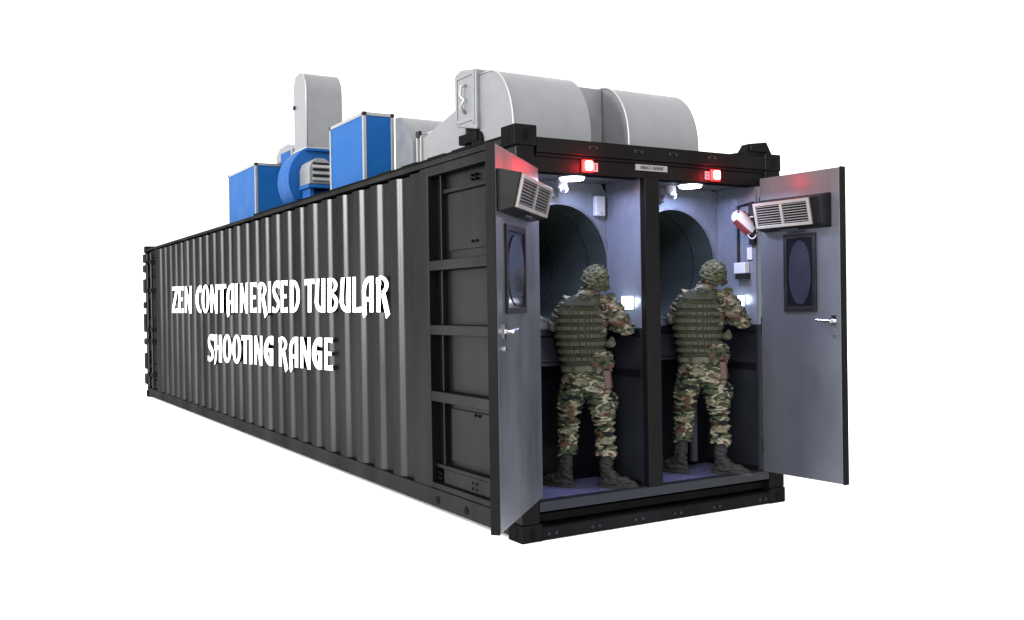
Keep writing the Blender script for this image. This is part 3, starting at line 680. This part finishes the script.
B(b, 'louvre', 'seam', mc)
b = MB()
for z in (3.03, 3.10, 3.17): b.box((.355, 4.853, z+.022), (.545, 4.859, z+.045))
B(b, 'slot', 'black', mc)
# tall exhaust duct
t = thing('exhaust_stack', 'tall upright grey duct with a rounded top standing on the blue fan', 'duct', (.63, 5.4, 3.43))
pts = [(5.22, 3.432), (5.22, 4.08)]+[(5.22+.20*(1-math.cos(a)), 4.08+.26*math.sin(a)) for a in [PI/2*k/12 for k in range(1, 13)]]+[(5.55, 4.34), (5.62, 4.31), (5.66, 4.24), (5.66, 3.432)]
b = MB()
def sk(u, v, w):
    return (w, u, v)
b.prism(pts, sk, .42, .86); B(b, 'duct_shell', 'duct', t, smooth=30).data.materials[0] = M['duct']
b = MB(); b.tube([(.42, y, z) for y, z in pts[:14]], .010, 6); B(b, 'seam', 'seam', t, smooth=True)
b = MB(); b.box((.40, 5.60, 3.95), (.419, 5.65, 3.99)); B(b, 'clip', 'black', t)
b = MB(); b.box((.405, 5.205, 3.432), (.875, 5.675, 3.45)); B(b, 'flange', 'seam', t)

# ------------------------------------------------------------------ soldiers
def remesh(b, name, m, voxel, disp=0., dscale=.1, seed=0, smooth=2, parent=None, lines=None):
    bmesh.ops.recalc_face_normals(b.bm, faces=b.bm.faces)
    me = bpy.data.meshes.new(name); b.bm.to_mesh(me); b.bm.free()
    o = bpy.data.objects.new(name, me); C.objects.link(o)
    r = o.modifiers.new('r', 'REMESH'); r.mode = 'VOXEL'; r.voxel_size = voxel
    if smooth: s = o.modifiers.new('s', 'SMOOTH'); s.factor = .6; s.iterations = smooth
    bpy.context.view_layer.update()
    me2 = bpy.data.meshes.new_from_object(o.evaluated_get(bpy.context.evaluated_depsgraph_get()))
    bpy.data.objects.remove(o); me2.name = name
    if disp:
        vn = [v.normal.copy() for v in me2.vertices]
        for v, nn in zip(me2.vertices, vn):
            p = v.co
            q = Vector((p.x*.7, p.y*.7, p.z*1.9))/dscale + Vector((seed*9.1, 0, 0))
            k = 1-abs(noise.noise(q))*2.2                        # ridged folds
            k2 = noise.noise(q*2.3)*.4
            v.co = p + nn*disp*(k-.6+k2)
    for p in me2.polygons: p.use_smooth = True
    me2.materials.clear(); me2.materials.append(M[m])
    o = bpy.data.objects.new(name, me2); C.objects.link(o); o.parent = parent
    return o
def oval(c, rx, ry, n=28, rot=0., p=2.4):
    out = []
    for k in range(n):
        t = 2*PI*k/n; ct_, st = math.cos(t), math.sin(t)
        x = rx*math.copysign(abs(ct_)**(2/p), ct_); y = ry*math.copysign(abs(st)**(2/p), st)
        out.append((c[0]+x*math.cos(rot)-y*math.sin(rot), c[1]+x*math.sin(rot)+y*math.cos(rot), c[2]))
    return out
def make_soldier():
    # local frame: x to the soldier's right, y where the soldier faces, z up
    TL = 'soldier'
    LS, RS = Vector((-.168, -.03, 1.33)), Vector((.115, .0, 1.325))
    LE, RE = Vector((-.268, -.03, 1.165)), Vector((.245, -.03, 1.145))
    LH, RH = Vector((-.15, .12, 1.20)), Vector((.13, .13, 1.19))
    HC = Vector((.020, .0, 1.495))                    # head centre
    tilt = Matrix.Rotation(.24, 3, 'Y') @ Matrix.Rotation(.35, 3, 'Z')
    # --- body: head, neck, torso core, arms, hands, legs as one remeshed skin
    b = MB()
    hd_ = lambda x, y, z: HC + tilt @ Vector((x, y, z))
    b.ell(hd_(0, -.005, .02), .072, .088, .095, 24, 16, tilt)
    b.ell(hd_(0, .03, -.04), .055, .06, .06, 20, 12, tilt)                     # jaw
    b.ell(hd_(0, .075, -.09+.015), .022, .018, .02, 12, 8)                      # chin
    b.tube([hd_(0, .075, .01), hd_(0, .102, -.02), hd_(0, .085, -.032)], [.009, .014, .010], 10)   # nose
    b.tube([hd_(-.024, .082, -.052), hd_(.024, .082, -.052)], .008, 8)           # lips
    b.tube([hd_(-.04, .07, .035), hd_(.04, .07, .035)], .012, 8)                # brow
    for s in (-1, 1): b.ell(hd_(s*.074, -.005, -.01), .010, .020, .032, 10, 8, tilt)   # ears
    for s in (-1, 1): b.ell(hd_(s*.035, .062, -.015), .02, .02, .02, 10, 8)     # cheeks
    b.tube([hd_(0, -.02, -.04), Vector((-.022, -.015, 1.40)), Vector((-.05, -.01, 1.34))], [.056, .057, .075], 16)
    b.tube([(-.05, 0, 1.36), (-.06, 0, 1.2), (-.075, 0, .95), (-.06, 0, .82)], [.09, .09, .085, .075], 16)
    for s_, e_, h_, sg in ((LS, LE, LH, -1), (RS, RE, RH, 1)):
        b.tube([Vector((-.05, 0, 1.34)), s_, e_, h_], [.06, .05, .04, .026], 14)
    for p_ in (((-.13, 0, .80), (-.18, .01, .49), (-.203, 0, .12)), ((.0, 0, .80), (.072, .02, .48), (.086, 0, .12))):
        b.tube(p_, [.05, .04, .035], 14)
    # hands: palm, four bent fingers, thumb, closed in front of the chest
    for h_, e_, sg in ((LH, LE, -1), (RH, RE, 1)):
        dr = (h_-e_).normalized(); side = dr.cross(Vector((0, 0, 1))).normalized()*sg; upv = side.cross(dr)*sg
        pc = h_+dr*.04
        b.tube([h_, h_+dr*.03, h_+dr*.075], [.026, .034, .030], 10)
        for k in range(4):
            f0 = h_+dr*.075+upv*(.027-.018*k); ln = (.032, .036, .033, .026)[k]
            b.tube([f0-dr*.02, f0+dr*ln, f0+dr*(ln+.006)-side*.026, f0+dr*(ln-.016)-side*.036], [.0095, .009, .0085, .0075], 8)
        b.tube([h_+dr*.02+upv*.024, h_+dr*.05+upv*.045-side*.012, h_+dr*.078+upv*.046-side*.028], [.012, .011, .009], 8)
    body = remesh(b, 'person', 'skin', .0055, smooth=2)
    # --- hair under the helmet rim
    b = MB(); b.ell(hd_(0, -.016, .01), .075, .084, .09, 20, 14, tilt); b.ell(hd_(0, -.045, -.03), .062, .052, .055, 16, 10, tilt)
    b2 = remesh(b, 'hair', 'hair', .007, disp=.004, dscale=.02, parent=body)
    # --- helmet with rim and scrim lumps
    b = MB()
    H = lambda x, y, z: hd_(x, y, z)
    secs = []
    for a in [.03, .25, .5, .75, 1.0, 1.25, 1.45, 1.62, 1.78]:
        ra, z = math.sin(min(a, 1.57)), math.cos(a)
        secs.append([tuple(H((.100)*ra*math.cos(t), -.008+(.118)*ra*math.sin(t), .005+.116*z-(.035*max(0, -math.sin(t))**.6 if a > 1.4 else 0)-(.02*abs(math.cos(t)) if a > 1.4 else 0))) for t in [2*PI*k/32 for k in range(32)]])
    b.loft(secs[::-1])
    hel = remesh(b, 'helmet', 'camoh', .006, disp=.007, dscale=.035, seed=3, parent=body)
    b = MB(); rnd = random.Random(5)
    for k in range(26):
        a = rnd.uniform(0, 2*PI); e = rnd.uniform(.1, 1.3); rr = math.cos(e)
        p = H(.101*rr*math.cos(a), -.008+.119*rr*math.sin(a), .005+.118*math.sin(e)); s = rnd.uniform(.004, .008)
        b.ell(p, s*1.5, s, s, 8, 6, Matrix.Rotation(rnd.uniform(0, 3), 3, 'Z'))
    B2(b, 'scrim', 'camoh', hel)
    b = MB(); ringp = [H(.102*math.cos(t), -.008+.121*math.sin(t), -.004-.030*max(0, -math.sin(t))-.012*abs(math.cos(t))) for t in [2*PI*k/36 for k in range(37)]]
    b.tube(ringp, .005, 8, cap=False); b.ell(H(.092, -.052, -.025), .018, .024, .018); b.ell(H(.101, .0, .0), .010, .024, .018)
    B2(b, 'goggle_strap', 'vest', hel)
    # --- jacket: collar, sleeves, torso, hem
    b = MB()
    b.loft([oval((-.06, 0, .80), .15, .11), oval((-.068, 0, .88), .152, .11), oval((-.075, 0, 1.0), .155, .11), oval((-.065, 0, 1.2), .175, .12),
            oval((-.05, -.01, 1.31), .165, .11), oval((-.045, -.01, 1.37), .10, .085), oval((-.04, -.01, 1.40), .068, .066)])
    for s_, e_, h_, k in ((LS, LE, LH, -1), (RS, RE, RH, 1)):
        m1 = s_.lerp(e_, .5)
        b.tube([Vector((s_.x*.6-.02, s_.y, s_.z-.02)), s_, m1, e_, e_.lerp(h_, .5), h_], [v*(.86 if k < 0 else 1) for v in (.085, .085, .078, .070, .062, .045)], 16)
    b.tube([Vector((-.036, -.018, 1.375)), Vector((-.016, -.016, 1.425))], [.073, .070], 18)
    jk = remesh(b, 'jacket', 'camoj', .0065, disp=.018, dscale=.075, seed=1, smooth=3, parent=body)
    # --- trousers with heavy bloused folds
    b = MB()
    b.loft([oval((-.05, 0, .70), .10, .09), oval((-.055, 0, .76), .158, .118), oval((-.06, 0, .82), .160, .118), oval((-.068, 0, .90), .150, .11)])
    b.tube([(-.13, 0, .82), (-.145, .005, .72), (-.168, .01, .60), (-.183, .01, .48), (-.190, 0, .36), (-.198, -.005, .25), (-.203, -.005, .225)], [.085, .092, .086, .074, .064, .070, .056], 20)
    b.tube([(.0, 0, .82), (.022, .005, .72), (.055, .015, .60), (.076, .02, .48), (.085, .01, .36), (.088, 0, .25), (.086, 0, .225)], [.085, .096, .092, .076, .068, .072, .058], 20)
    for c, rx in (((.135, .02, .60), .035),):   # cargo pockets
        b.ell(c, rx, .065, .085, 14, 10)
    tr = remesh(b, 'trousers', 'camo', .0065, disp=.034, dscale=.078, seed=2, smooth=2, parent=body)
    # --- boots
    for (x, y, ang, nm) in ((-.205, -.005, 2.6, 'boot'), (.086, 0, -.22, 'boot')):
        b = MB(); d = Vector((math.cos(ang), math.sin(ang), 0)); q = Vector((-d.y, d.x, 0)); a = Vector((x, y, 0))
        def sec(t, z, l, w): return [tuple(a+d*(t+l*math.cos(u))+q*(w*math.sin(u))+Vector((0, 0, z))) for u in [2*PI*k/20 for k in range(20)]]
        b.loft([sec(0, .26, .047, .045), sec(0, .20, .050, .047), sec(.003, .13, .050, .046), sec(.02, .095, .066, .045), sec(.06, .07, .110, .047), sec(.08, .035, .142, .050), sec(.08, .018, .145, .051)])
        bt = remesh(b, nm, 'boot', .006, disp=.010, dscale=.045, seed=4, parent=body)
        b = MB(); b.loft([sec(.08, .0, .149, .052), sec(.08, .02, .152, .055)]); B2(b, 'sole', 'sole', bt)
        b = MB()
        for k in range(6):
            z = .10+.025*k; t0 = .042-.01*min(k, 3)+(.02 if k == 0 else 0)
            b.tube([tuple(a+d*(t0+.012)-q*.025+Vector((0, 0, z))), tuple(a+d*(t0+.022)+Vector((0, 0, z+.004))), tuple(a+d*(t0+.012)+q*.025+Vector((0, 0, z)))], .004, 6)
        B2(b, 'lace', 'black', bt)
    # --- armoured vest with rows of webbing
    def vs(z):
        K = [(.885, -.070, .155, .130), (1.0, -.083, .165, .138), (1.12, -.096, .174, .142), (1.24, -.092, .171, .138), (1.33, -.08, .155, .13), (1.385, -.055, .110, .11)]
        for (a, ax_, arx, ary), (c, cx_, crx, cry) in zip(K, K[1:]):
            if z <= c: f = (z-a)/(c-a); return ax_+(cx_-ax_)*f, arx+(crx-arx)*f, ary+(cry-ary)*f
        return K[-1][1:]
    b = MB(); b.loft([oval((vs(z)[0], -.005, z), vs(z)[1], vs(z)[2], 40, p=3.0) for z in [.885, .90, .95, 1.0, 1.06, 1.12, 1.18, 1.24, 1.29, 1.33, 1.36, 1.385]])
    vt = remesh(b, 'vest', 'vest', .007, disp=.006, dscale=.06, seed=6, smooth=3, parent=body)
    for r in range(7):
        b = MB()
        z = .935+.055*r
        cx_, rx, ry = vs(z); N = 44; pr = 3.0
        pts = oval((cx_, -.005, z), rx+.004, ry+.004, N*2, p=pr)
        for k in range(N):
            t = 2*PI*(k+.5)/N
            if r > 4 and abs(math.cos(t)) > .9: continue
            p0, p1 = Vector(pts[2*k]), Vector(pts[(2*k+1) % (2*N)]); pm = Vector(pts[(2*k+2) % (2*N)])
            p1 = p0.lerp(pm, .82)
            out = Vector((p0.y-p1.y, p1.x-p0.x, 0)).normalized()*-1
            if out.dot(p0-Vector((cx_, -.005, z))) < 0: out = -out
            h = .013
            b.hexa([tuple(v) for v in (p0-out*.003-Zv*h, p1-out*.003-Zv*h, p1+out*.007-Zv*h, p0+out*.007-Zv*h, p0-out*.003+Zv*h, p1-out*.003+Zv*h, p1+out*.007+Zv*h, p0+out*.007+Zv*h)])
        B2(b, 'webbing_strap', 'web', vt)
    b = MB()
    cx_, rx, ry = vs(1.33)
    b.hexa([(-.13, -.145, 1.315), (.02, -.145, 1.315), (.02, -.128, 1.315), (-.13, -.128, 1.315), (-.12, -.13, 1.365), (.01, -.13, 1.365), (.01, -.115, 1.365), (-.12, -.115, 1.365)])
    b.tube([(-.10, -.128, 1.375), (-.055, -.135, 1.395), (-.01, -.128, 1.375)], .008, 8)
    B2(b, 'yoke_panel', 'vest', vt, bevel=.004)
    # belt, pouches, holster
    b = MB(); b.loft([oval((-.066, 0, .842), .160, .122, 40), oval((-.066, 0, .845), .168, .128, 40), oval((-.066, 0, .885), .166, .128, 40), oval((-.066, 0, .888), .158, .122, 40)])
    bl = B2(b, 'belt', 'belt', body)
    b = MB(); b.box((-.15, -.146, .84), (-.125, -.132, .89)); b.box((.0, -.14, .84), (.025, -.125, .89)); B2(b, 'keeper', 'vest', bl, bevel=.003)
    b = MB(); b.ell((.075, -.075, .93), .05, .05, .075, 14, 10); b.ell((.11, -.02, .91), .045, .05, .08, 14, 10); b.ell((.02, -.12, .93), .04, .03, .06, 12, 8)
    remesh(b, 'hip_pouch', 'camoj', .007, disp=.014, dscale=.05, seed=8, parent=body)
    b = MB(); b.ell((.125, -.03, 1.04), .042, .038, .03, 12, 8); b.ell((.14, -.02, 1.06), .02, .02, .03, 12, 8)
    remesh(b, 'radio_pouch', 'web', .006, disp=.006, dscale=.04, seed=9, parent=body)
    b = MB(); b.hexa([(.085, -.095, .72), (.13, -.085, .72), (.145, .0, .72), (.10, -.0, .72), (.07, -.105, .85), (.12, -.095, .85), (.13, .02, .86), (.09, .02, .86)])
    B2(b, 'holster', 'holster', body, bevel=.008)
    return body
def B2(b, name, m, parent, bevel=0.):
    return b.build(name, m, parent, smooth=40 if not bevel else False, bevel=bevel, origin=(0, 0, 0))
s1 = make_soldier()
def place(o, x, y, yaw, sc, label):
    o.location = (x, y, .251); o.rotation_euler = (0, 0, math.radians(yaw)); o.scale = (sc, sc, sc)
    tag(o, label, 'person', 'soldiers standing in the range booths')
def copy_tree(o, parent=None):
    c = o.copy(); C.objects.link(c); c.parent = parent
    for ch in list(o.children): copy_tree(ch, c)
    return c
place(s1, .80, .275, -37, 1., 'soldier standing in the booth between the narrow open left door and the central post')
s2 = copy_tree(s1)
place(s2, 1.857, .222, -42, 1.025, 'soldier standing in the booth between the central post and the wide right door')
s2.rotation_euler.y = math.radians(1.0)

# ------------------------------------------------------------------ every loose bolt, slat and bar becomes a part of its own
SPLIT = {'bolt': 'bolt', 'header_bolt': 'bolt', 'beam_bolt': 'bolt', 'rail_lug': 'rail_lug', 'slats': 'slat', 'louvre': 'louvre', 'slot': 'slot',
         'hinge': 'hinge', 'keeper': 'keeper', 'upright': 'upright', 'rail': 'rail', 'scrim': 'scrim_knot', 'fan_stand': 'fan_stand', 'lace': 'lace', 'bay_panel': 'bay_panel',
         'roof_edge_strip': 'roof_edge_strip', 'tube_joint': None, 'trim_band': 'trim_band', 'seam': 'seam', 'hole': 'hole', 'lamp_base': None,
         'joint_flange': 'joint_flange', 'red_cover': 'red_cover', 'ceiling': 'ceiling', 'inner_lining': 'inner_lining', 'knob': 'knob',
         'counter_apron': 'counter_apron', 'door_edge': 'door_edge'}
for o in list(C.objects):
    base = o.name.split('.')[0]
    if o.type != 'MESH' or not SPLIT.get(base) or o.children: continue
    bm = bmesh.new(); bm.from_mesh(o.data); bm.verts.ensure_lookup_table()
    seen = set(); isl = []
    for v in bm.verts:
        if v.index in seen: continue
        st = [v]; seen.add(v.index); grp = []
        while st:
            a = st.pop(); grp.append(a.index)
            for e in a.link_edges:
                w = e.other_vert(a)
                if w.index not in seen: seen.add(w.index); st.append(w)
        isl.append(set(grp))
    if len(isl) < 2: bm.free(); continue
    for g_ in isl:
        b2 = bm.copy(); b2.verts.ensure_lookup_table()
        bmesh.ops.delete(b2, geom=[v for v in b2.verts if v.index not in g_], context='VERTS')
        me = bpy.data.meshes.new(SPLIT[base]); b2.to_mesh(me); b2.free()
        for m_ in o.data.materials: me.materials.append(m_)
        c = o.copy(); c.data = me; c.name = SPLIT[base]; C.objects.link(c)
    bm.free(); bpy.data.objects.remove(o)
